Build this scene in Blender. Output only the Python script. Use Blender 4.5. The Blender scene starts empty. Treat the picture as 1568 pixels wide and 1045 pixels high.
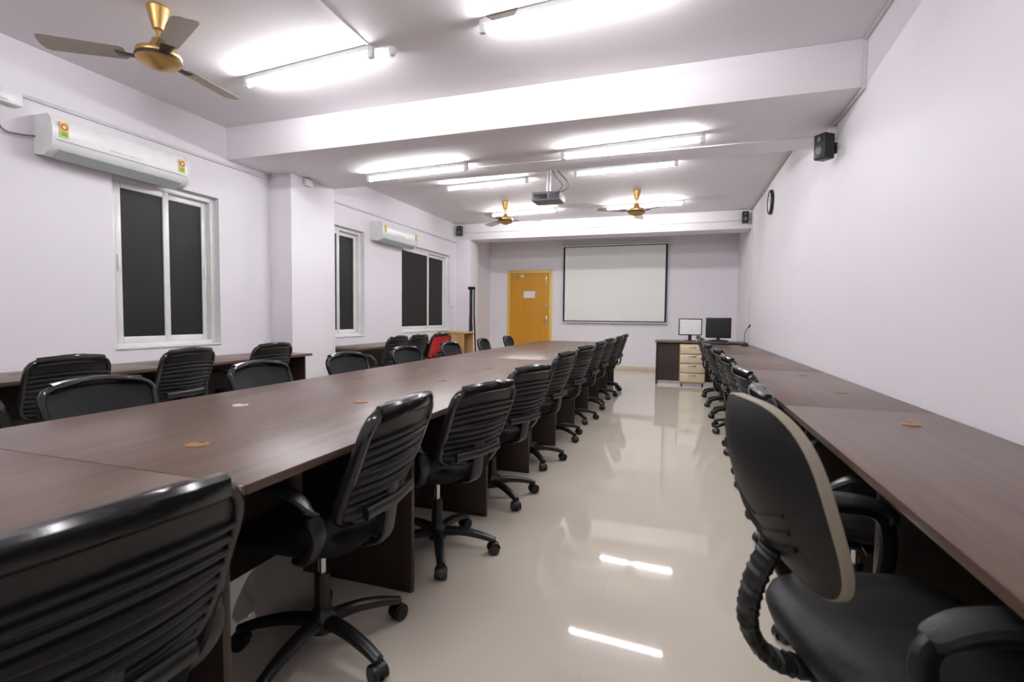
import bpy, bmesh, math, random
from mathutils import Vector, Matrix
random.seed(4)
pi = math.pi
scene = bpy.context.scene
COL = scene.collection

# ------------------------------------------------------------------ materials
def mat(name, col, rough=0.5, metal=0.0, var=0.04, scale=8.0, bump=0.0, spec=0.5, coat=0.0, alpha=1.0):
    m = bpy.data.materials.new(name); m.use_nodes = True
    nt = m.node_tree; b = nt.nodes['Principled BSDF']
    b.inputs['Roughness'].default_value = rough
    b.inputs['Metallic'].default_value = metal
    b.inputs['Specular IOR Level'].default_value = spec
    b.inputs['Coat Weight'].default_value = coat
    b.inputs['Alpha'].default_value = alpha
    tc = nt.nodes.new('ShaderNodeTexCoord')
    n = nt.nodes.new('ShaderNodeTexNoise'); n.inputs['Scale'].default_value = scale
    n.inputs['Detail'].default_value = 3
    nt.links.new(tc.outputs['Object'], n.inputs['Vector'])
    r = nt.nodes.new('ShaderNodeValToRGB')
    r.color_ramp.elements[0].position = 0.3; r.color_ramp.elements[1].position = 0.7
    r.color_ramp.elements[0].color = tuple(c*(1-var) for c in col)+(1,)
    r.color_ramp.elements[1].color = tuple(min(1, c*(1+var)) for c in col)+(1,)
    nt.links.new(n.outputs['Fac'], r.inputs['Fac'])
    nt.links.new(r.outputs['Color'], b.inputs['Base Color'])
    if bump:
        bp = nt.nodes.new('ShaderNodeBump'); bp.inputs['Strength'].default_value = bump
        bp.inputs['Distance'].default_value = 0.003
        nt.links.new(n.outputs['Fac'], bp.inputs['Height'])
        nt.links.new(bp.outputs['Normal'], b.inputs['Normal'])
    return m

def wood(name, c0, c1, rough=0.3, along='Y'):
    m = bpy.data.materials.new(name); m.use_nodes = True
    nt = m.node_tree; b = nt.nodes['Principled BSDF']
    tc = nt.nodes.new('ShaderNodeTexCoord'); mp = nt.nodes.new('ShaderNodeMapping')
    s = {'X': (1.2, 26, 26), 'Y': (26, 1.2, 26), 'Z': (26, 26, 1.2)}[along]
    mp.inputs['Scale'].default_value = s
    n = nt.nodes.new('ShaderNodeTexNoise'); n.inputs['Scale'].default_value = 1.0
    n.inputs['Detail'].default_value = 6; n.inputs['Roughness'].default_value = 0.6
    n.inputs['Distortion'].default_value = 0.4
    r = nt.nodes.new('ShaderNodeValToRGB')
    r.color_ramp.elements[0].position = 0.3; r.color_ramp.elements[1].position = 0.72
    r.color_ramp.elements[0].color = c0+(1,); r.color_ramp.elements[1].color = c1+(1,)
    nt.links.new(tc.outputs['Object'], mp.inputs['Vector']); nt.links.new(mp.outputs['Vector'], n.inputs['Vector'])
    nt.links.new(n.outputs['Fac'], r.inputs['Fac']); nt.links.new(r.outputs['Color'], b.inputs['Base Color'])
    b.inputs['Roughness'].default_value = rough
    return m

def emis(name, col, s):
    m = bpy.data.materials.new(name); m.use_nodes = True
    b = m.node_tree.nodes['Principled BSDF']
    b.inputs['Base Color'].default_value = (1, 1, 1, 1)
    b.inputs['Emission Color'].default_value = col+(1,)
    b.inputs['Emission Strength'].default_value = s
    return m

M_wall = mat('wall_paint', (0.84, 0.81, 0.85), 0.6, var=0.006, scale=2, spec=0.3)
M_ceil = mat('ceiling_paint', (0.83, 0.80, 0.825), 0.7, var=0.008, scale=1.5, spec=0.2)
M_trim = mat('conduit_plastic', (0.66, 0.63, 0.64), 0.5)
M_white = mat('white_plastic', (0.84, 0.84, 0.84), 0.3)
M_upvc = mat('white_upvc', (0.82, 0.82, 0.80), 0.28)
M_pane = mat('black_film_glass', (0.013, 0.013, 0.014), 0.5, spec=0.25)
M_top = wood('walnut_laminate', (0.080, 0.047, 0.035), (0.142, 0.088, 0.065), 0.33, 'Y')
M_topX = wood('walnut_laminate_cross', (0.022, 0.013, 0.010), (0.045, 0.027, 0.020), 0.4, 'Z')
M_brass = mat('brass_grommet', (0.30, 0.15, 0.05), 0.4, 0.2)
M_cream = mat('cream_plastic', (0.66, 0.58, 0.42), 0.35)
M_blk = mat('black_plastic', (0.010, 0.010, 0.011), 0.38)
M_gloss = mat('gloss_black_frame', (0.012, 0.012, 0.013), 0.16)
M_mesh = mat('black_slat_mesh', (0.010, 0.010, 0.011), 0.42, scale=300, var=0.3, spec=0.38)
M_net = mat('black_net_fabric', (0.014, 0.014, 0.015), 0.7, scale=300, var=0.4, spec=0.2)
M_fab = mat('black_seat_fabric', (0.010, 0.010, 0.011), 0.8, scale=200, var=0.3, bump=0.3, spec=0.2)
M_leather = mat('black_leatherette', (0.014, 0.014, 0.014), 0.5, scale=160, var=0.2, bump=0.3, spec=0.24)
M_beige = mat('beige_piping', (0.32, 0.28, 0.21), 0.65)
M_red = mat('red_fabric', (0.50, 0.02, 0.02), 0.5)
M_chrome = mat('chrome', (0.6, 0.6, 0.6), 0.2, 1.0)
M_gold = mat('gold_enamel', (0.50, 0.31, 0.11), 0.36, 0.7)
M_dark = mat('dark_brown_metal', (0.06, 0.035, 0.02), 0.4, 0.3)
M_blade = mat('fan_blade_brown', (0.30, 0.22, 0.13), 0.45, 0.1, alpha=0.5)
M_door = wood('ochre_door', (0.58, 0.265, 0.014), (0.66, 0.315, 0.024), 0.4, 'Z')
M_dfr = mat('yellow_frame', (0.78, 0.53, 0.12), 0.4)
M_screen = mat('matte_screen', (0.87, 0.89, 0.85), 0.9, var=0.005)
M_sblk = mat('screen_border', (0.015, 0.015, 0.018), 0.8)
M_case = mat('screen_casing', (0.45, 0.50, 0.52), 0.4)
M_grey = mat('grey_plastic', (0.16, 0.16, 0.18), 0.4)
M_tan = wood('tan_laminate', (0.42, 0.24, 0.09), (0.55, 0.34, 0.15), 0.4, 'Z')
M_paper = mat('paper', (0.8, 0.8, 0.8), 0.7)
M_yel = mat('label_yellow', (0.75, 0.62, 0.03), 0.5)
M_grn = mat('label_green', (0.08, 0.45, 0.08), 0.5)
M_redl = mat('label_red', (0.6, 0.05, 0.03), 0.5)
M_tube = emis('tube_glow', (0.98, 0.98, 1.0), 134.0)
M_lens = mat('lens_glass', (0.02, 0.02, 0.03), 0.05)

def floor_mat():
    m = bpy.data.materials.new('vitrified_tiles'); m.use_nodes = True
    nt = m.node_tree; b = nt.nodes['Principled BSDF']
    tc = nt.nodes.new('ShaderNodeTexCoord'); mp = nt.nodes.new('ShaderNodeMapping')
    mp.inputs['Location'].default_value = (0.28, 0.13, 0)
    br = nt.nodes.new('ShaderNodeTexBrick'); br.offset = 0.0
    br.inputs['Scale'].default_value = 1.0
    br.inputs['Brick Width'].default_value = 0.8; br.inputs['Row Height'].default_value = 0.8
    br.inputs['Mortar Size'].default_value = 0.0010; br.inputs['Mortar Smooth'].default_value = 0.3
    br.inputs['Color1'].default_value = (0.69, 0.62, 0.52, 1)
    br.inputs['Color2'].default_value = (0.70, 0.63, 0.53, 1)
    br.inputs['Mortar'].default_value = (0.62, 0.55, 0.45, 1)
    n = nt.nodes.new('ShaderNodeTexNoise'); n.inputs['Scale'].default_value = 3.0; n.inputs['Detail'].default_value = 6
    mx = nt.nodes.new('ShaderNodeMix'); mx.data_type = 'RGBA'; mx.blend_type = 'MULTIPLY'
    mx.inputs['Factor'].default_value = 0.2
    r = nt.nodes.new('ShaderNodeValToRGB')
    r.color_ramp.elements[0].color = (0.84, 0.83, 0.82, 1); r.color_ramp.elements[1].color = (1, 1, 1, 1)
    nt.links.new(tc.outputs['Object'], mp.inputs['Vector']); nt.links.new(mp.outputs['Vector'], br.inputs['Vector'])
    nt.links.new(tc.outputs['Object'], n.inputs['Vector']); nt.links.new(n.outputs['Fac'], r.inputs['Fac'])
    nt.links.new(br.outputs['Color'], mx.inputs[6]); nt.links.new(r.outputs['Color'], mx.inputs[7])
    nt.links.new(mx.outputs[2], b.inputs['Base Color'])
    b.inputs['Roughness'].default_value = 0.035
    b.inputs['IOR'].default_value = 1.45
    return m
M_floor = floor_mat()

# ------------------------------------------------------------------ mesh builder
def catmull(pts, n=6, closed=False):
    P = [Vector(p) for p in pts]; out = []
    N = len(P); rng = N if closed else N-1
    for i in range(rng):
        if closed:
            p0, p1, p2, p3 = P[i-1], P[i], P[(i+1) % N], P[(i+2) % N]
        else:
            p0 = P[max(i-1, 0)]; p1 = P[i]; p2 = P[i+1]; p3 = P[min(i+2, N-1)]
        for k in range(n):
            t = k/n
            out.append(0.5*((2*p1)+(-p0+p2)*t+(2*p0-5*p1+4*p2-p3)*t*t+(-p0+3*p1-3*p2+p3)*t**3))
    if not closed: out.append(P[-1].copy())
    return out

class MB:
    def __init__(self):
        self.bm = bmesh.new(); self.mats = []
    def mi(self, m):
        if m not in self.mats: self.mats.append(m)
        return self.mats.index(m)
    def box(self, lo, hi, m, bevel=0.0, rot=None, seg=2):
        c = (Vector(lo)+Vector(hi))/2; s = Vector(hi)-Vector(lo)
        M = Matrix.Translation(c)
        if rot is not None: M = M @ rot.to_4x4()
        M = M @ Matrix.Diagonal((abs(s.x), abs(s.y), abs(s.z), 1))
        r = bmesh.ops.create_cube(self.bm, size=1.0, matrix=M)
        vs = r['verts']; fs = set(f for v in vs for f in v.link_faces); k = self.mi(m)
        for f in fs: f.material_index = k
        if bevel > 0:
            es = list(set(e for v in vs for e in v.link_edges))
            bmesh.ops.bevel(self.bm, geom=es, offset=bevel, segments=seg, profile=0.5, affect='EDGES')
    def cyl(self, p0, p1, r0, r1, m, seg=16):
        p0 = Vector(p0); p1 = Vector(p1); d = p1-p0
        q = d.to_track_quat('Z', 'Y').to_matrix().to_4x4()
        M = Matrix.Translation((p0+p1)/2) @ q
        r = bmesh.ops.create_cone(self.bm, cap_ends=True, segments=seg, radius1=r0, radius2=r1, depth=d.length, matrix=M)
        k = self.mi(m)
        for f in set(f for v in r['verts'] for f in v.link_faces): f.material_index = k
    def rings(self, rings, m, closed_ring=True, loop=False, cap=True):
        k = self.mi(m); V = [[self.bm.verts.new(p) for p in r] for r in rings]
        n = len(V[0]); R = len(V)
        for i in range(R if loop else R-1):
            a = V[i]; b = V[(i+1) % R]
            for j in range(n if closed_ring else n-1):
                f = self.bm.faces.new((a[j], a[(j+1) % n], b[(j+1) % n], b[j])); f.material_index = k
        if cap and closed_ring and not loop:
            f = self.bm.faces.new(list(reversed(V[0]))); f.material_index = k
            f = self.bm.faces.new(V[-1]); f.material_index = k
        return V
    def sweep(self, path, w, h, m, up=(0, 0, 1), n=10, closed=False, ex=0.8):
        R = []; N = len(path); U0 = Vector(up)
        for i, p in enumerate(path):
            if closed: T = path[(i+1) % N]-path[i-1]
            else: T = path[min(i+1, N-1)]-path[max(i-1, 0)]
            T.normalize()
            S = T.cross(U0)
            if S.length < 1e-3: S = T.cross(Vector((0, 1, 0.01)))
            S.normalize(); Nn = S.cross(T)
            ww = w(i/(N-1)) if callable(w) else w; hh = h(i/(N-1)) if callable(h) else h
            ring = []
            for j in range(n):
                a = 2*pi*j/n; ca = math.cos(a); sa = math.sin(a)
                ring.append(p+S*ww*math.copysign(abs(ca)**ex, ca)+Nn*hh*math.copysign(abs(sa)**ex, sa))
            R.append(ring)
        self.rings(R, m, loop=closed)
    def lathe(self, prof, c, m, seg=24):
        c = Vector(c); R = []
        for r, z in prof:
            R.append([c+Vector((r*math.cos(2*pi*j/seg), r*math.sin(2*pi*j/seg), z)) for j in range(seg)])
        self.rings(R, m)
    def profile(self, pts, y0, y1, m):
        self.rings([[Vector((x, y0, z)) for x, z in pts], [Vector((x, y1, z)) for x, z in pts]], m)
    def mesh(self, name, ang=38):
        bmesh.ops.recalc_face_normals(self.bm, faces=self.bm.faces)
        me = bpy.data.meshes.new(name); self.bm.to_mesh(me); self.bm.free()
        for m in self.mats: me.materials.append(m)
        me.polygons.foreach_set('use_smooth', [True]*len(me.polygons))
        me.set_sharp_from_angle(angle=math.radians(ang))
        return me
    def obj(self, name, ang=38, recenter=True):
        me = self.mesh(name, ang)
        o = bpy.data.objects.new(name, me); COL.objects.link(o)
        if recenter:
            xs = [v.co for v in me.vertices]
            lo = Vector((min(v.x for v in xs), min(v.y for v in xs), min(v.z for v in xs)))
            hi = Vector((max(v.x for v in xs), max(v.y for v in xs), max(v.z for v in xs)))
            c = Vector(((lo.x+hi.x)/2, (lo.y+hi.y)/2, lo.z))
            me.transform(Matrix.Translation(-c)); o.location = c
        return o
def place(me, name, loc, rz=0.0, sz=1.0):
    o = bpy.data.objects.new(name, me); COL.objects.link(o)
    o.location = loc; o.rotation_euler = (0, 0, rz); o.scale = (1, 1, sz); return o
def RZ(a): return Matrix.Rotation(a, 3, 'Z')

# ------------------------------------------------------------------ room shell
XL, XR, YF, YN, ZC, ZB = -4.40, 1.14, 11.5, -1.6, 3.05, 2.73
b = MB(); b.box((XL-0.2, YN-0.2, -0.12), (XR+0.2, YF+0.2, 0), M_floor); b.obj('floor', recenter=False)
b = MB(); b.box((XL-0.2, YN-0.2, ZC), (XR+0.2, YF+0.2, ZC+0.12), M_ceil); b.obj('ceiling')
b = MB(); b.box((XL-0.2, YF, 0), (XR+0.2, YF+0.2, ZC), M_wall); b.obj('wall_back')
b = MB(); b.box((XL-0.2, YN-0.2, 0), (XR+0.2, YN, ZC), M_wall); b.obj('wall_front')
b = MB(); b.box((XR, YN, 0), (XR+0.2, YF, ZC), M_wall); b.obj('wall_right')
WINS = [(2.90, 3.90, 0.86, 2.32), (5.40, 6.35, 0.86, 2.38), (7.40, 9.25, 0.88, 2.38)]
b = MB(); y = YN
for (y0, y1, z0, z1) in WINS:
    b.box((XL-0.2, y, 0), (XL, y0, ZC), M_wall)
    b.box((XL-0.2, y0, 0), (XL, y1, z0), M_wall)
    b.box((XL-0.2, y0, z1), (XL, y1, ZC), M_wall)
    y = y1
b.box((XL-0.2, y, 0), (XL, YF, ZC), M_wall)
b.obj('wall_left')
b = MB(); b.box((XL, 4.0, ZB), (XR, 5.3, ZC), M_ceil, 0.004); b.obj('ceiling_beam')
b = MB(); b.box((XL, 9.55, ZB), (XR, 10.0, ZC), M_ceil, 0.004); b.obj('ceiling_beam')
b = MB(); b.box((XL, 4.56, 0), (XL+0.30, 5.3, ZB), M_wall, 0.004); b.obj('pillar')
b = MB(); b.box((XL, 9.55, 0), (XL+0.30, 10.0, ZB), M_wall, 0.004); b.obj('pillar')
b = MB(); b.box((XL+0.0, YF-0.012, 0), (-3.96, YF, 0.09), M_cream, 0.003); b.box((-2.82, YF-0.012, 0), (XR, YF, 0.09), M_cream, 0.003); b.obj('baseboard_back')
b = MB(); b.box((XR-0.012, YN, 0), (XR, YF-0.012, 0.09), M_cream, 0.003); b.obj('baseboard_right')
b = MB(); b.box((XL, YN, 0), (XL+0.012, 4.56, 0.09), M_cream, 0.003); b.obj('baseboard_left')

def window(idx, y0, y1, z0, z1, split):
    b = MB(); xo = XL-0.15; xi = XL-0.06; t = 0.05
    b.box((xo, y0, z0), (xi, y0+t, z1), M_upvc, 0.004); b.box((xo, y1-t, z0), (xi, y1, z1), M_upvc, 0.004)
    b.box((xo, y0+t, z0), (xi, y1-t, z0+t), M_upvc, 0.004); b.box((xo, y0+t, z1-t), (xi, y1-t, z1), M_upvc, 0.004)
    ym = y0+(y1-y0)*split
    for k, (a, c, dx) in enumerate([(y0+t, ym+0.035, 0.045), (ym-0.035, y1-t, 0.0)]):
        x0 = xo+0.005+dx; x1 = x0+0.038; s = 0.055; zz0 = z0+t; zz1 = z1-t
        b.box((x0, a, zz0), (x1, a+s, zz1), M_upvc, 0.005); b.box((x0, c-s, zz0), (x1, c, zz1), M_upvc, 0.005)
        b.box((x0, a+s, zz0), (x1, c-s, zz0+s), M_upvc, 0.005); b.box((x0, a+s, zz1-s), (x1, c-s, zz1), M_upvc, 0.005)
        b.box((x0+0.012, a+s, zz0+s), (x1-0.012, c-s, zz1-s), M_pane)
        yh = a+s*0.5 if k == 0 else c-s*0.5
        b.box((x1, yh-0.012, (z0+z1)/2-0.07), (x1+0.012, yh+0.012, (z0+z1)/2+0.07), M_upvc, 0.004)
    b.box((xo-0.002, y0, z0), (xo+0.002, y1, z1), M_pane)
    b.box((XL-0.058, y0+0.001, z0), (XL+0.012, y1-0.001, z0+0.018), M_upvc, 0.004)
    b.obj('window_%d' % idx)
for i, (w, s) in enumerate(zip(WINS, (0.49, 0.45, 0.56))): window(i+1, *w, s)

# ------------------------------------------------------------------ tube lights
def tube_mesh():
    b = MB(); L = 1.22
    b.box((-L/2, -0.024, -0.035), (L/2, 0.024, 0), M_white, 0.004)
    for s in (-1, 1): b.box((s*L/2-0.022, -0.017, -0.085), (s*L/2+0.022, 0.017, 0), M_white, 0.006)
    b.cyl((-L/2+0.02, 0, -0.064), (L/2-0.02, 0, -0.064), 0.0135, 0.0135, M_tube, 12)
    return b.mesh('tube_light')
TM = tube_mesh()
for (x, y, z) in [(-2.70, 3.16, ZC), (-0.62, 3.0, ZC), (-2.70, 4.81, ZB), (-0.46, 4.63, ZB), (-2.60, 6.60, ZC), (-0.69, 6.37, ZC),
                  (-2.66, 8.55, ZC), (-0.60, 8.54, ZC), (-2.70, 0.6, ZC), (-0.62, 0.5, ZC)]:
    place(TM, 'tube_light', (x, y, z), math.radians(-5))

# ------------------------------------------------------------------ ceiling fans
def fan_mesh():
    b = MB()
    b.lathe([(0.012, -0.14), (0.03, -0.135), (0.05, -0.06), (0.062, -0.012), (0.055, 0), (0.01, 0)], (0, 0, 0), M_gold)
    b.cyl((0, 0, -0.27), (0, 0, -0.05), 0.012, 0.012, M_gold)
    T = 0.03
    b.lathe([(0.012, -0.22+T), (0.032, -0.225+T), (0.05, -0.27+T), (0.062, -0.285+T), (0.02, -0.287+T)], (0, 0, 0), M_gold)
    b.lathe([(0.03, -0.28+T), (0.085, -0.288+T), (0.118, -0.305+T), (0.125, -0.325+T), (0.122, -0.335+T)], (0, 0, 0), M_gold, 32)
    b.lathe([(0.124, -0.335+T), (0.128, -0.345+T), (0.124, -0.356+T)], (0, 0, 0), M_dark, 32)
    b.lathe([(0.122, -0.356+T), (0.105, -0.375+T), (0.06, -0.388+T), (0.045, -0.40+T), (0.01, -0.402+T)], (0, 0, 0), M_gold, 32)
    for k in range(3):
        R = RZ(2*pi*k/3)
        def tr(v): return R @ Vector(v)
        b.sweep([tr((0.10, 0, -0.345+T)), tr((0.15, 0, -0.342+T)), tr((0.22, 0, -0.338+T))], lambda t: 0.022+0.016*t, 0.004, M_dark)
        rings = []
        for (x, w) in [(0.17, 0.045), (0.19, 0.058), (0.30, 0.062), (0.45, 0.067), (0.57, 0.070), (0.595, 0.062), (0.605, 0.03)]:
            rings.append([tr((x, y, -0.335+T+y*0.16+dz)) for (y, dz) in [(-w, 0), (0, -0.003), (w, 0), (w, 0.004), (0, 0.002), (-w, 0.004)]])
        b.rings(rings, M_blade)
    return b.mesh('ceiling_fan')
FM = fan_mesh()
place(FM, 'ceiling_fan', (-3.09, 2.33, ZC), math.radians(95))
place(FM, 'ceiling_fan', (-0.62, 2.1, ZC), math.radians(125))
place(FM, 'ceiling_fan', (-2.74, 7.85, ZC), math.radians(20))
place(FM, 'ceiling_fan', (-0.64, 7.7, ZC), math.radians(90))

# ------------------------------------------------------------------ air conditioners
def ac(y0, y1):
    b = MB(); x = XL+0.003
    pr = [(x, 2.30), (x+0.10, 2.285), (x+0.165, 2.315), (x+0.20, 2.37), (x+0.205, 2.46), (x+0.19, 2.53), (x+0.16, 2.562), (x, 2.565)]
    b.profile(pr, y0+0.012, y1-0.012, M_white)
    pe = [(x+(px-x)*1.0+(0.004 if px > x else 0), pz+(0.003 if pz > 2.4 else -0.003)) for px, pz in pr]
    b.profile(pe, y0, y0+0.014, M_white); b.profile(pe, y1-0.014, y1, M_white)
    b.box((x+0.203, y0+0.03, 2.385), (x+0.2075, y1-0.03, 2.389), M_case)
    b.box((x+0.204, y0+0.38, 2.42), (x+0.2085, y0+0.62, 2.425), M_chrome)
    b.box((x+0.10, y0+0.06, 2.296), (x+0.19, y1-0.06, 2.302), M_case, rot=Matrix.Rotation(math.radians(-36), 3, 'Y'))
    for yy in (y0+0.045, y1-0.10):
        b.box((x+0.2052, yy, 2.41), (x+0.2085, yy+0.055, 2.52), M_yel)
        b.cyl((x+0.2082, yy+0.028, 2.485), (x+0.210, yy+0.028, 2.485), 0.024, 0.024, M_redl, 20)
        b.cyl((x+0.2084, yy+0.028, 2.485), (x+0.2106, yy+0.028, 2.485), 0.012, 0.012, M_paper, 16)
        b.box((x+0.2082, yy+0.008, 2.42), (x+0.2095, yy+0.047, 2.45), M_grn)
    b.obj('air_conditioner')
ac(2.38, 3.42); ac(6.52, 7.58)
b = MB(); b.box((XL, 2.12, 2.58), (XL+0.06, 2.30, 2.68), M_white, 0.008); b.box((XL+0.06, 2.15, 2.60), (XL+0.066, 2.21, 2.66), M_white, 0.002)
b.sweep(catmull([(XL+0.03, 2.18, 2.585), (XL+0.035, 2.16, 2.48), (XL+0.03, 2.2, 2.40), (XL+0.03, 2.30, 2.40), (XL+0.02, 2.385, 2.42)]), 0.006, 0.006, M_grey)
b.obj('power_switch_box')
b = MB(); b.box((XL, YN, 2.665), (XL+0.018, 2.11, 2.69), M_trim, 0.003); b.box((XL, 2.31, 2.665), (XL+0.018, 4.56, 2.69), M_trim, 0.003)
b.obj('trim_1')
b = MB(); b.box((XL, 5.3, 2.665), (XL+0.018, 9.55, 2.69), M_trim, 0.003); b.obj('trim_2')

# ------------------------------------------------------------------ wiring conduit
b = MB(); x0 = XR-0.02
b.box((x0, YN, ZC-0.022), (XR, 4.0, ZC), M_trim, 0.003)
b.box((x0, 3.978, ZB-0.02), (XR, 3.999, ZC-0.022), M_trim, 0.003)
b.box((x0, 3.999, ZB-0.022), (XR, 5.3, ZB), M_trim, 0.003)
b.box((x0, 5.3, ZC-0.022), (XR, 9.55, ZC), M_beige, 0.003)
b.box((XR-0.014, 9.40, 0.76), (XR, 9.414, ZC-0.022), M_trim, 0.003)
b.obj('trim_3')
b = MB()
b.box((-2.05, 4.93, ZB-0.009), (XR-0.02, 4.945, ZB), M_ceil, 0.002); b.obj('trim_4')
b = MB(); b.box((-2.10, 1.3, ZC-0.010), (-2.085, 3.07, ZC), M_ceil, 0.002); b.obj('trim_5')
b = MB(); b.box((-1.55, 5.3, ZC-0.010), (-1.535, 6.0, ZC), M_ceil, 0.002); b.obj('trim_6')
b = MB(); b.box((XL, 9.53, 2.86), (XR, 9.55, 2.875), M_trim, 0.002); b.obj('trim_7')
b = MB(); b.box((XR-0.05, 4.62, 2.60), (XR, 4.72, 2.70), M_white, 0.006)
b.sweep(catmull([(XR-0.03, 4.67, 2.605), (XR-0.02, 4.66, 2.55), (XR-0.05, 4.70, 2.52)]), 0.004, 0.004, M_grey); b.obj('power_socket')
b = MB(); b.box((XL+0.30, 4.75, 2.64), (XL+0.35, 4.85, 2.72), M_white, 0.006); b.obj('power_socket')
b = MB(); b.lathe([(0.035, 0), (0.035, -0.02), (0.02, -0.05), (0.004, -0.055)], (0, 0, 0), M_white); me = b.mesh('sensor')
place(me, 'smoke_sensor', (-1.97, 3.18, ZC))

# ------------------------------------------------------------------ speakers
def speaker(loc, rz, s=0.8):
    b = MB()
    b.box((-0.02, -0.07, -0.11), (0.11, 0.07, 0.11), M_blk, 0.012)
    b.cyl((0.108, 0, -0.035), (0.114, 0, -0.035), 0.05, 0.05, M_blk, 24)
    b.cyl((0.112, 0, -0.035), (0.117, 0, -0.035), 0.036, 0.030, M_grey, 24)
    b.cyl((0.108, 0, 0.06), (0.114, 0, 0.06), 0.022, 0.022, M_grey, 20)
    b.box((-0.08, -0.02, -0.02), (-0.02, 0.02, 0.02), M_blk, 0.004); b.box((-0.086, -0.03, -0.05), (-0.08, 0.03, 0.05), M_blk)
    me = b.mesh('speaker'); me.transform(Matrix.Diagonal((s, s*0.9, s*1.1, 1))); place(me, 'speaker', loc, rz)
speaker((XR-0.075, 4.56, 2.515), math.radians(215))
speaker((XR-0.12, 9.48, 2.90), math.radians(-90)); speaker((XL+0.12, 9.48, 2.90), math.radians(-90))

# wall clock
b = MB()
R = [[Vector((XR-dx, 7.56+r*math.cos(2*pi*j/36), 2.74+r*math.sin(2*pi*j/36))) for j in range(36)] for r, dx in [(0.16, 0), (0.165, 0.02), (0.155, 0.04), (0.14, 0.042), (0.135, 0.03)]]
b.rings(R, M_blk); b.cyl((XR-0.031, 7.56, 2.74), (XR-0.028, 7.56, 2.74), 0.136, 0.136, M_paper, 36)
b.box((XR-0.034, 7.556, 2.74), (XR-0.031, 7.564, 2.84), M_blk); b.box((XR-0.034, 7.50, 2.735), (XR-0.031, 7.56, 2.744), M_blk)
for k in range(12):
    a = k*pi/6; b.box((XR-0.033, 7.56+0.118*math.cos(a)-0.005, 2.74+0.118*math.sin(a)-0.005), (XR-0.031, 7.56+0.118*math.cos(a)+0.005, 2.74+0.118*math.sin(a)+0.005), M_blk)
b.obj('round_clock')

# ------------------------------------------------------------------ projector
b = MB(); px, py = -1.57, 6.1
b.box((px-0.18, py-0.14, 2.58), (px+0.18, py+0.14, 2.69), M_grey, 0.018, seg=3)
b.box((px-0.15, py-0.145, 2.60), (px+0.02, py-0.138, 2.66), M_blk, 0.002)
for k in range(7): b.box((px+0.05+k*0.017, py-0.143, 2.60), (px+0.057+k*0.017, py-0.138, 2.67), M_blk)
b.cyl((px+0.09, py+0.138, 2.64), (px+0.09, py+0.165, 2.64), 0.04, 0.036, M_blk, 24); b.cyl((px+0.09, py+0.16, 2.64), (px+0.09, py+0.168, 2.64), 0.028, 0.028, M_lens, 24)
for sx in (-1, 1): b.cyl((px+sx*0.02, py, 2.69), (px+sx*0.02, py, ZC-0.01), 0.008, 0.008, M_white)
b.box((px-0.09, py-0.02, 2.69), (px+0.09, py+0.02, 2.70), M_white, 0.003); b.box((px-0.06, py-0.06, ZC-0.012), (px+0.06, py+0.06, ZC), M_white, 0.003)
b.sweep(catmull([(px+0.05, py-0.05, ZC-0.005), (px+0.14, py-0.08, 2.93), (px+0.25, py-0.05, 2.80), (px+0.26, py-0.10, 2.72), (px+0.15, py-0.15, 2.65)]), 0.005, 0.005, M_blk)
b.sweep(catmull([(px+0.03, py-0.05, ZC-0.005), (px+0.10, py-0.10, 2.88), (px+0.20, py-0.12, 2.75), (px+0.12, py-0.15, 2.64)]), 0.004, 0.004, M_blk)
b.obj('ceiling_projector')

# ------------------------------------------------------------------ projection screen
b = MB(); sx0, sx1, yy = -2.56, -0.27, YF-0.08
b.box((sx0+0.04, yy, 1.10), (sx1-0.04, yy+0.004, 2.78), M_screen)
b.box((sx0, yy, 1.08), (sx0+0.04, yy+0.004, 2.78), M_sblk); b.box((sx1-0.04, yy, 1.08), (sx1, yy+0.004, 2.78), M_sblk)
b.box((sx0, yy, 1.075), (sx1, yy+0.004, 1.095), M_sblk); b.box((sx0+0.0, yy-0.001, 2.765), (sx1, yy+0.005, 2.78), M_sblk)
b.box((sx0-0.05, yy-0.04, 2.78), (sx1+0.05, yy+0.05, 2.86), M_case, 0.02, seg=3)
for s in (sx0-0.05, sx1+0.035): b.box((s, yy-0.045, 2.775), (s+0.02, YF-0.002, 2.87), M_white, 0.004)
b.box((sx0-0.02, yy-0.012, 1.045), (sx1+0.02, yy+0.016, 1.075), M_case, 0.006)
b.sweep([Vector((-1.4, yy, 1.045)), Vector((-1.4, yy, 1.0))], 0.004, 0.004, M_blk)
b.obj('projection_screen')

# ------------------------------------------------------------------ door
b = MB(); dx0, dx1, dz = -3.94, -2.84, 2.27; f = 0.07
b.box((dx0, YF-0.03, 0), (dx0+f, YF, dz), M_dfr, 0.005); b.box((dx1-f, YF-0.03, 0), (dx1, YF, dz), M_dfr, 0.005)
b.box((dx0+f, YF-0.03, dz-f), (dx1-f, YF, dz), M_dfr, 0.005)
b.box((dx0+f+0.004, YF-0.02, 0.008), (dx1-f-0.004, YF-0.002, dz-f-0.004), M_door)
b.box((-3.53, YF-0.024, 1.62), (-3.25, YF-0.020, 1.78), M_paper)
b.box((-3.75, YF-0.07, 2.10), (-3.52, YF-0.02, 2.15), M_chrome, 0.006); b.box((-3.62, YF-0.06, 2.155), (-3.36, YF-0.05, 2.165), M_chrome)
b.box((-2.995, YF-0.028, 0.98), (-2.955, YF-0.02, 1.20), M_chrome, 0.003); b.sweep([Vector((-2.975, YF-0.03, 1.10)), Vector((-2.975, YF-0.065, 1.10)), Vector((-3.08, YF-0.07, 1.10))], 0.008, 0.008, M_chrome)
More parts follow.
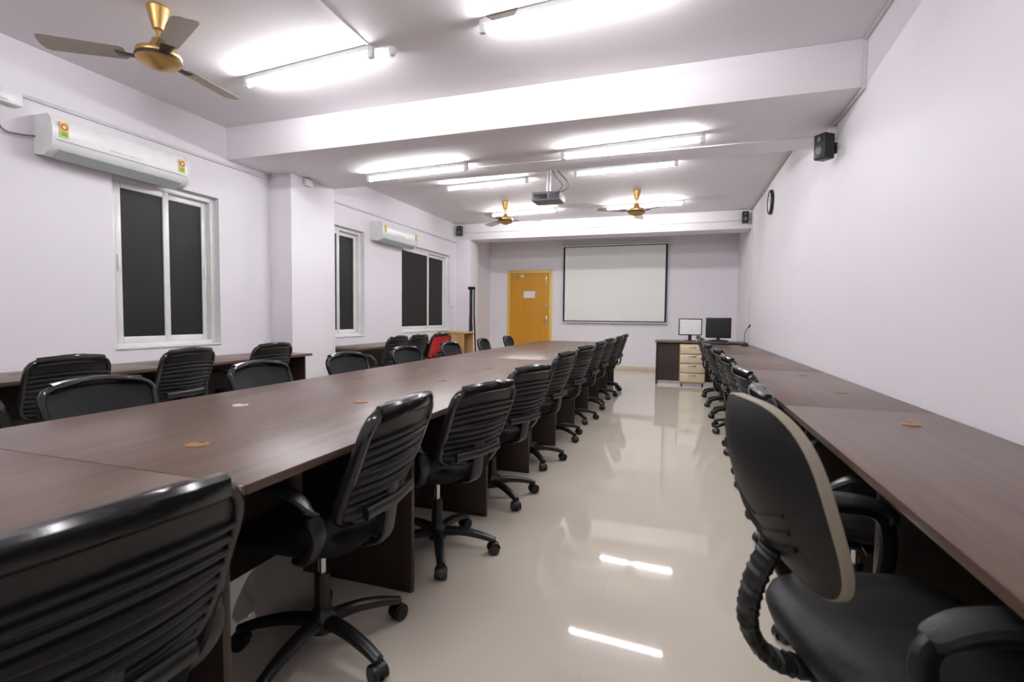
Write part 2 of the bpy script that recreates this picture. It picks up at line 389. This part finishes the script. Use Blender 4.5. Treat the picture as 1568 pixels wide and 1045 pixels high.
b.cyl((-2.975, YF-0.03, 1.45), (-2.975, YF-0.018, 1.45), 0.022, 0.022, M_chrome); b.box((-2.99, YF-0.03, 1.9), (-2.97, YF-0.02, 2.14), M_chrome, 0.003)
b.obj('door_1')

# ------------------------------------------------------------------ tables
def grom(b, x, y, m=None):
    b.cyl((x, y, 0.7495), (x, y, 0.7535), 0.033, 0.032, m or M_brass, 28); b.cyl((x, y, 0.7535), (x, y, 0.7545), 0.026, 0.025, m or M_brass, 24)
    b.box((x-0.014, y+0.012, 0.7542), (x+0.014, y+0.024, 0.7548), M_blk)
def table(name, x0, x1, ys, gab, groms, spine, cream=()):
    b = MB()
    for a, c in zip(ys[:-1], ys[1:]):
        b.box((x0, a+0.0015, 0.724), (x1, c-0.0015, 0.75), M_top, 0.002)
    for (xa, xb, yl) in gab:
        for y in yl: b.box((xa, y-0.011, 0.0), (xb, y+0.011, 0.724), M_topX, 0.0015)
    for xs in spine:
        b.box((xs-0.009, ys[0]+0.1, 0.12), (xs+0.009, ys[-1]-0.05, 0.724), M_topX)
    for (x, y) in groms: grom(b, x, y, M_cream if (x, y) in cream else None)
    return b.obj(name, recenter=False)
CX0, CX1 = -2.30, -1.00
gr = [(-1.45, 1.19+0.87*k) for k in range(9)] + [(-1.90, 1.78+0.87*k) for k in range(8)] + [(-1.9, 0.55), (-1.45, 0.35)]
table('conference_table', CX0, CX1, [-0.9, 0.95, 4.75, 8.75],
      [(-1.60, -1.04, [-0.85, 0.10, 0.925, 1.84, 2.70, 3.57, 4.42, 5.28, 6.13, 6.98, 7.83, 8.68]),
       (-2.25, -1.70, [-0.85, 0.3, 1.18, 2.20, 3.16, 4.05, 5.05, 6.15, 7.25, 8.35])], gr, [-1.65], cream=[(-1.90, 1.78)])
table('computer_desk', 0.50, 1.12, [-0.9, 0.9, 2.75, 4.6, 6.45, 8.85],
      [(0.56, 1.11, [-0.85, 0.70, 1.70, 2.58, 3.45, 4.35, 5.22, 6.02, 6.82, 7.62, 8.80])],
      [(0.88, 0.55), (0.90, 1.45)]+[(0.90, 2.42+0.93*k) for k in range(7)], [1.09])
table('computer_desk', XL+0.013, -3.78, [-0.9, 1.1, 2.9, 4.5], [(XL+0.02, -3.84, [-0.85, 0.7, 1.66, 2.45, 3.22, 4.45])],
      [(-4.2, 1.2+0.93*k) for k in range(4)], [-4.3])
table('computer_desk', XL+0.013, -3.78, [5.4, 6.9, 8.0], [(XL+0.02, -3.84, [5.42, 7.4, 7.95])], [(-4.2, 5.9), (-4.2, 6.9)], [-4.3])

# ------------------------------------------------------------------ office chairs
def star_base(b, rot=0.3):
    b.lathe([(0.02, 0.065), (0.045, 0.07), (0.048, 0.12), (0.034, 0.14), (0.03, 0.15)], (0, 0, 0), M_blk, 20)
    b.cyl((0, 0, 0.12), (0, 0, 0.27), 0.029, 0.026, M_blk, 20); b.cyl((0, 0, 0.27), (0, 0, 0.40), 0.014, 0.014, M_chrome, 16)
    for k in range(5):
        R = RZ(2*pi*k/5+rot)
        p = [R @ Vector(v) for v in [(0.03, 0, 0.105), (0.12, 0, 0.108), (0.22, 0, 0.092), (0.29, 0, 0.070)]]
        b.sweep(catmull(p, 4), lambda t: 0.026-0.007*t, lambda t: 0.024-0.010*t, M_blk)
        c = R @ Vector((0.285, 0, 0)); sd = RZ(2*pi*k/5+rot+0.7*math.sin(3*k)) @ Vector((0, 1, 0))
        b.cyl(c+Vector((0, 0, 0.05)), c+Vector((0, 0, 0.085)), 0.012, 0.010, M_blk, 10)
        for s in (-1, 1):
            a = c+Vector((0, 0, 0.029)); b.cyl(a+sd*s*0.006, a+sd*s*0.027, 0.029, 0.026, M_blk, 18)
        ub = [c+Vector((0, 0, 0.029))+(sd.cross(Vector((0, 0, 1))))*(0.031*math.cos(t))+Vector((0, 0, 0.031*math.sin(t))) for t in [0.1, 0.7, 1.3, 1.9, 2.5, 3.0]]
        b.sweep(ub, 0.024, 0.003, M_blk, up=(0, 0, 1))

def cushion(b, cx, cz, hx, hy, ht, m, sega=32, ex=0.55, waterfall=0.03):
    rings = []
    prof = [(0.02, ht), (0.4, ht), (0.7, ht*0.97), (0.88, ht*0.8), (0.97, ht*0.45), (1.0, 0), (0.97, -ht*0.5), (0.88, -ht*0.8), (0.5, -ht*0.9), (0.02, -ht*0.9)]
    for r, z in prof:
        ring = []
        for j in range(sega):
            a = 2*pi*j/sega; ca = math.cos(a); sa = math.sin(a)
            x = hx*r*math.copysign(abs(ca)**ex, ca); y = hy*r*math.copysign(abs(sa)**ex, sa)
            ring.append(Vector((cx+x, y, cz+z-waterfall*max(0, x/hx)**3+0.012*(y/hy)**2)))
        rings.append(ring)
    b.rings(rings, m)

def task_chair(name, ribs=True, seatm=None, backm=None, hw=0.215, z0=0.515, z1=0.895, rot=0.3, taper=0.94):
    seatm = seatm or M_fab; backm = backm or M_mesh
    b = MB(); star_base(b, rot)
    b.box((-0.10, -0.09, 0.385), (0.12, 0.09, 0.415), M_blk, 0.008)
    b.box((-0.02, -0.22, 0.39), (0.02, -0.09, 0.40), M_blk, 0.003)
    cushion(b, 0.02, 0.45, 0.235, 0.235, 0.04, seatm)
    def wfun(t): return hw*max(0.0, 1-abs(2*t-1)**6)**(1/3.4)*(taper+(1-taper)*t)
    def bx(s, t): return -0.225-0.135*t**1.15-0.012*math.sin(pi*t)+0.050*s*s*(1-0.3*t)
    def bp(s, t, off=0.0):
        zt = z0+(z1-z0)*t + (0.012*(1-s*s) if t > 0.5 else 0)
        return Vector((bx(s, t)+off, wfun(t)*s, zt))
    NR, NC = (132 if ribs else 24), 12
    for off in (-0.007, 0.007):
        rings = []
        for i in range(NR+1):
            t = 0.015+0.97*i/NR
            rb = 0.0
            if ribs and 0.06 < t < 0.74:
                q = (t*13) % 1.0; rb = 0.013*(math.sin(pi*min(1, q/0.75))**0.6 if q < 0.75 else 0)
            rings.append([bp(-1+2*j/NC, t, off+(-rb if off < 0 else rb*0.5)) for j in range(NC+1)])
        b.rings(rings, backm, closed_ring=False)
    N = 16
    ts = [0.5-0.5*math.cos(pi*k/N) for k in range(N+1)]
    up = [bp(1, t) for t in ts[1:-1]]; dn = [bp(-1, t) for t in reversed(ts[1:-1])]
    topr = [bp(s, 0.992) for s in (0.9, 0.5, 0, -0.5, -0.9)]; botr = [bp(s, 0.008) for s in (-0.9, -0.4, 0, 0.4, 0.9)]
    b.sweep(up+topr+dn+botr, 0.015, 0.020, M_gloss, up=(1, 0, 0.15), closed=True, ex=0.9)
    tr = [bp(s, 0.955, -0.004) for s in [-1+0.1*k for k in range(21)]]
    b.sweep(tr, 0.020, 0.026, M_gloss, up=(0, 0, 1), ex=0.8)
    b.sweep(catmull([(-0.272, 0, 0.62), (-0.262, 0, 0.50), (-0.235, 0, 0.425), (-0.12, 0, 0.395), (0, 0, 0.395)], 5), 0.035, 0.011, M_blk, up=(-1, 0, 0.4))
    b.sweep([Vector((-0.265, -0.15, 0.565)), Vector((-0.285, 0, 0.565)), Vector((-0.265, 0.15, 0.565))], 0.012, 0.02, M_blk)
    for s in (-1, 1):
        arm = catmull([(0.10, s*0.265, 0.655), (0.02, s*0.268, 0.664), (-0.08, s*0.268, 0.655), (-0.15, s*0.262, 0.60), (-0.17, s*0.25, 0.52), (-0.12, s*0.225, 0.44), (-0.04, s*0.17, 0.405)], 5)
        b.sweep(arm, lambda t: 0.032-0.008*min(1, t*1.6), lambda t: 0.014, M_blk, up=(0.5, 0, 1))
    return b.mesh(name)
CH = task_chair('task_chair'); CH2 = task_chair('task_chair_turned', rot=-0.1)
CHP = task_chair('task_chair_plain', ribs=False, backm=M_net, hw=0.25, z0=0.47, z1=0.835, taper=0.84)
CHR = task_chair('task_chair_red', ribs=False, seatm=M_red, backm=M_red)

def exec_chair():
    b = MB(); star_base(b)
    b.box((-0.14, -0.11, 0.375), (0.14, 0.11, 0.405), M_blk, 0.008)
    cushion(b, 0.03, 0.455, 0.26, 0.25, 0.05, M_leather)
    zc, hz, hy = 0.795, 0.202, 0.205
    def base(y, z):
        t = (z-(zc-hz))/(2*hz)
        return -0.205-0.135*t-0.02*math.sin(pi*t)+0.8*y*y
    def ring(r, off, grow=0.0, n=48):
        out = []
        for j in range(n):
            a = 2*pi*j/n; ca = math.cos(a); sa = math.sin(a)
            wf = 1-0.10*max(0, -sa)
            y = (hy+grow)*r*math.copysign(abs(ca)**0.66, ca)*wf; z = zc+(hz+grow)*r*math.copysign(abs(sa)**0.66, sa)
            out.append(Vector((base(y, z)+off, y, z)))
        return out
    b.rings([ring(r, -0.010-0.034*(1-r**3)) for r in (0.02, 0.25, 0.5, 0.7, 0.85, 0.94, 0.98, 1.0)], M_leather)
    b.rings([ring(1.0, -0.011), ring(1.0, -0.008, 0.003), ring(1.0, 0.010, 0.003), ring(1.0, 0.013)], M_beige, cap=False)
    b.rings([ring(r, 0.013+0.045*(1-r**4)) for r in (1.0, 0.98, 0.94, 0.85, 0.7, 0.5, 0.25, 0.02)], M_leather)
    for z in (0.665, 0.70, 0.735):
        pts = []
        for s in [k/6 for k in range(-6, 7)]:
            y = s*0.12; zz = z+abs(s)*0.045
            rr = max(abs(y)/hy, abs(zz-zc)/hz); pts.append(Vector((base(y, zz)-0.010-0.034*(1-rr**3)+0.001, y, zz)))
        b.sweep(pts, 0.004, 0.006, M_leather)
    P = catmull([(-0.28, 0, 0.66), (-0.315, 0, 0.57), (-0.32, 0, 0.48), (-0.27, 0, 0.41), (-0.17, 0, 0.385), (-0.05, 0, 0.385)], 12)
    b.sweep(P, lambda t: 0.036+0.0025*math.sin(t*150), lambda t: 0.018+0.0025*math.sin(t*150), M_leather, up=(-1, 0, 0.3))
    for s in (-1, 1):
        lp = catmull([(0.10, s*0.20, 0.40), (0.15, s*0.275, 0.44), (0.17, s*0.29, 0.56), (0.13, s*0.285, 0.645), (-0.02, s*0.285, 0.66), (-0.14, s*0.285, 0.635), (-0.15, s*0.285, 0.55), (-0.09, s*0.275, 0.44), (-0.05, s*0.20, 0.40)], 6)
        b.sweep(lp, 0.024, 0.014, M_blk, up=(0, s, 0.01))
        pd = catmull([(0.17, s*0.285, 0.615), (0.15, s*0.285, 0.655), (0.05, s*0.287, 0.676), (-0.08, s*0.285, 0.672), (-0.15, s*0.285, 0.64)], 5)
        b.sweep(pd, lambda t: 0.02+0.022*math.sin(pi*min(1, max(0, t)))**0.4, 0.015, M_leather, ex=0.9)
    return b.mesh('executive_chair')
place(exec_chair(), 'executive_office_chair', (0.475, 1.30, 0), math.radians(15))

def rnd(a): return math.radians(random.uniform(-a, a))
rows = [(-1.11, 0.55, 173, 0.98), (-1.16, 1.42, 183, 1.0), (-1.12, 2.22, 162, 0.965), (-1.13, 3.02, 160, 0.97), (-1.14, 3.88, 172, 1.0), (-1.14, 4.75, 168, 1.0), (-1.14, 5.62, 174, 1.0), (-1.15, 6.48, 172, 1.0), (-1.13, 7.38, 175, 1.0), (-1.14, 8.22, 176, 1.0)]
for i, (x, y, a, sz) in enumerate(rows): place(CH if i % 2 else CH2, 'office_chair', (x, y, 0), math.radians(a), sz)
for (x, y) in [(-2.32, 0.60), (-2.36, 1.66), (-2.36, 2.66), (-2.36, 3.58), (-2.36, 4.55), (-2.36, 5.62), (-2.36, 6.75), (-2.36, 7.85)]:
    place(CHP, 'mesh_office_chair', (x, y, 0), rnd(5))
for (x, y, k) in [(-3.80, 1.15, CH), (-3.82, 2.07, CH), (-3.82, 2.83, CH), (-3.82, 3.68, CH), (-3.75, 5.72, CH), (-3.78, 6.34, CH2)]:
    place(k, 'office_chair', (x, y, 0), pi+rnd(7))
place(CHR, 'red_office_chair', (-3.74, 7.02, 0), pi-0.25)
for (x, y) in [(0.64, 2.13), (0.66, 3.02), (0.66, 3.90), (0.66, 4.78), (0.62, 5.62), (0.64, 6.42), (0.63, 7.22), (0.62, 8.1)]:
    place(CH2, 'office_chair', (x, y, 0), rnd(6))

# ------------------------------------------------------------------ teacher desk + monitors
b = MB(); X0, X1, Y0, Y1 = -0.40, 1.10, 9.28, 9.90
b.box((X0, Y0, 0.742), (X1, Y1, 0.77), M_top, 0.002)
b.box((X0+0.02, Y0+0.02, 0), (X0+0.042, Y1-0.02, 0.742), M_topX); b.box((X1-0.042, Y0+0.02, 0), (X1-0.02, Y1-0.02, 0.742), M_topX)
b.box((X0+0.042, Y0+0.10, 0.06), (X1-0.042, Y0+0.118, 0.742), M_topX)
o = b.obj('teacher_desk')
b = MB(); b.box((0.02, 9.10, 0.06), (0.44, 9.275, 0.725), M_tan, 0.004)
for k in range(4): b.box((0.03, 9.085, 0.08+k*0.162), (0.43, 9.10, 0.232+k*0.162), M_cream, 0.004); b.box((0.17, 9.078, 0.19+k*0.162), (0.29, 9.085, 0.205+k*0.162), M_chrome, 0.002)
for x in (0.06, 0.40):
    for y in (9.12, 9.25): b.cyl((x-0.012, y, 0.027), (x+0.012, y, 0.027), 0.027, 0.027, M_blk); b.cyl((x, y, 0.04), (x, y, 0.062), 0.008, 0.008, M_blk, 8)
b.obj('drawer_pedestal')
def monitor(x, y, w, h, z, rz, face):
    b = MB()
    b.box((-w/2, -0.015, 0.40-h), (w/2, 0.015, 0.40), M_blk, 0.006)
    b.box((-w/2+0.018, -0.018, 0.418-h), (w/2-0.018, -0.014, 0.382), face)
    b.box((-0.10, 0.012, 0.20), (0.10, 0.05, 0.36), M_blk, 0.012)
    b.sweep([Vector((0, 0.03, 0.25)), Vector((0, 0.035, 0.1)), Vector((0, 0.03, 0.005))], 0.03, 0.012, M_blk, up=(0, 1, 0)); b.lathe([(0.11, 0), (0.11, 0.008), (0.05, 0.014), (0.01, 0.016)], (0, 0.02, 0), M_blk)
    place(b.mesh('monitor'), 'computer_monitor', (x, y, z), rz)
monitor(0.19, 9.55, 0.40, 0.30, 0.77, 0.1, M_paper); monitor(0.66, 9.60, 0.42, 0.36, 0.79, -0.1, M_pane)
b = MB(); b.box((0.50, 9.48, 0.77), (0.82, 9.75, 0.79), M_blk, 0.004); b.obj('monitor_riser')
b = MB(); b.box((0.93, 8.58, 0.75), (1.03, 8.70, 0.785), M_blk, 0.008)
b.sweep(catmull([(0.98, 8.65, 0.78), (0.98, 8.66, 0.9), (1.0, 8.64, 1.0), (1.03, 8.60, 1.05)]), 0.005, 0.005, M_blk); b.cyl((1.03, 8.60, 1.04), (1.045, 8.57, 1.08), 0.012, 0.012, M_blk)
b.obj('gooseneck_microphone')

b = MB(); b.box((-4.10, 8.18, 0.0), (-3.62, 8.20, 0.86), M_tan); b.box((-4.10, 8.60, 0), (-3.62, 8.62, 0.86), M_tan); b.box((-4.10, 8.2, 0.05), (-4.08, 8.6, 0.86), M_tan)
b.box((-4.08, 8.2, 0.40), (-3.64, 8.6, 0.42), M_tan); b.box((-4.12, 8.16, 0.86), (-3.60, 8.64, 0.89), M_tan, 0.004); b.box((-4.08, 8.2, 0.04), (-3.64, 8.6, 0.06), M_tan)
b.obj('wooden_cabinet')
b = MB(); tx, ty = -3.88, 9.15
b.cyl((tx, ty, 0.35), (tx, ty, 1.70), 0.018, 0.018, M_blk); b.cyl((tx, ty, 0.9), (tx, ty, 1.0), 0.026, 0.026, M_blk); b.box((tx-0.07, ty-0.03, 1.69), (tx+0.07, ty+0.03, 1.75), M_blk, 0.01)
for k in range(3):
    a = 2*pi*k/3+0.5; d = Vector((math.cos(a), math.sin(a), 0))
    b.cyl(Vector((tx, ty, 0))+d*0.10+Vector((0, 0, 0.01)), Vector((tx, ty, 0))+d*0.05+Vector((0, 0, 1.2)), 0.013, 0.016, M_blk); b.cyl(Vector((tx, ty, 0))+d*0.105, Vector((tx, ty, 0.03))+d*0.102, 0.018, 0.016, M_blk)
    b.cyl(Vector((tx, ty, 1.2))+d*0.05, Vector((tx, ty, 1.70))+d*0.05, 0.014, 0.014, M_blk)
b.obj('tripod_stand')
b = MB(); b.box((0.18, YF-0.03, 2.70), (0.26, YF, 2.80), M_white, 0.005); b.obj('power_socket')
b = MB(); b.box((XL, 9.30, 1.35), (XL+0.02, 9.40, 1.47), M_white, 0.004); b.obj('light_switch')

# ------------------------------------------------------------------ world
w = bpy.data.worlds.new('World'); scene.world = w; w.use_nodes = True
w.node_tree.nodes['Background'].inputs['Color'].default_value = (0.02, 0.025, 0.04, 1)
w.node_tree.nodes['Background'].inputs['Strength'].default_value = 0.3
scene.view_settings.view_transform = 'Standard'
scene.view_settings.exposure = 0.0

# ------------------------------------------------------------------ camera
psi = math.radians(18.36); th = math.radians(2.77); r = 0.0105
Rv = Vector((math.cos(psi), math.sin(psi), 0)); F = Vector((-math.sin(psi)*math.cos(th), math.cos(psi)*math.cos(th), -math.sin(th)))
U = Rv.cross(F)
R2 = (Rv+U*r).normalized(); U2 = (U-Rv*r).normalized()
M = Matrix((R2, U2, -F)).transposed().to_4x4(); M.translation = Vector((0, 0, 1.17))
cd = bpy.data.cameras.new('camera'); cam = bpy.data.objects.new('camera', cd); COL.objects.link(cam)
cam.matrix_world = M; cd.sensor_width = 36; cd.lens = 770/1568*36
cd.dof.use_dof = True; cd.dof.focus_distance = 5.0; cd.dof.aperture_fstop = 3.5
cd.clip_start = 0.02
scene.camera = cam
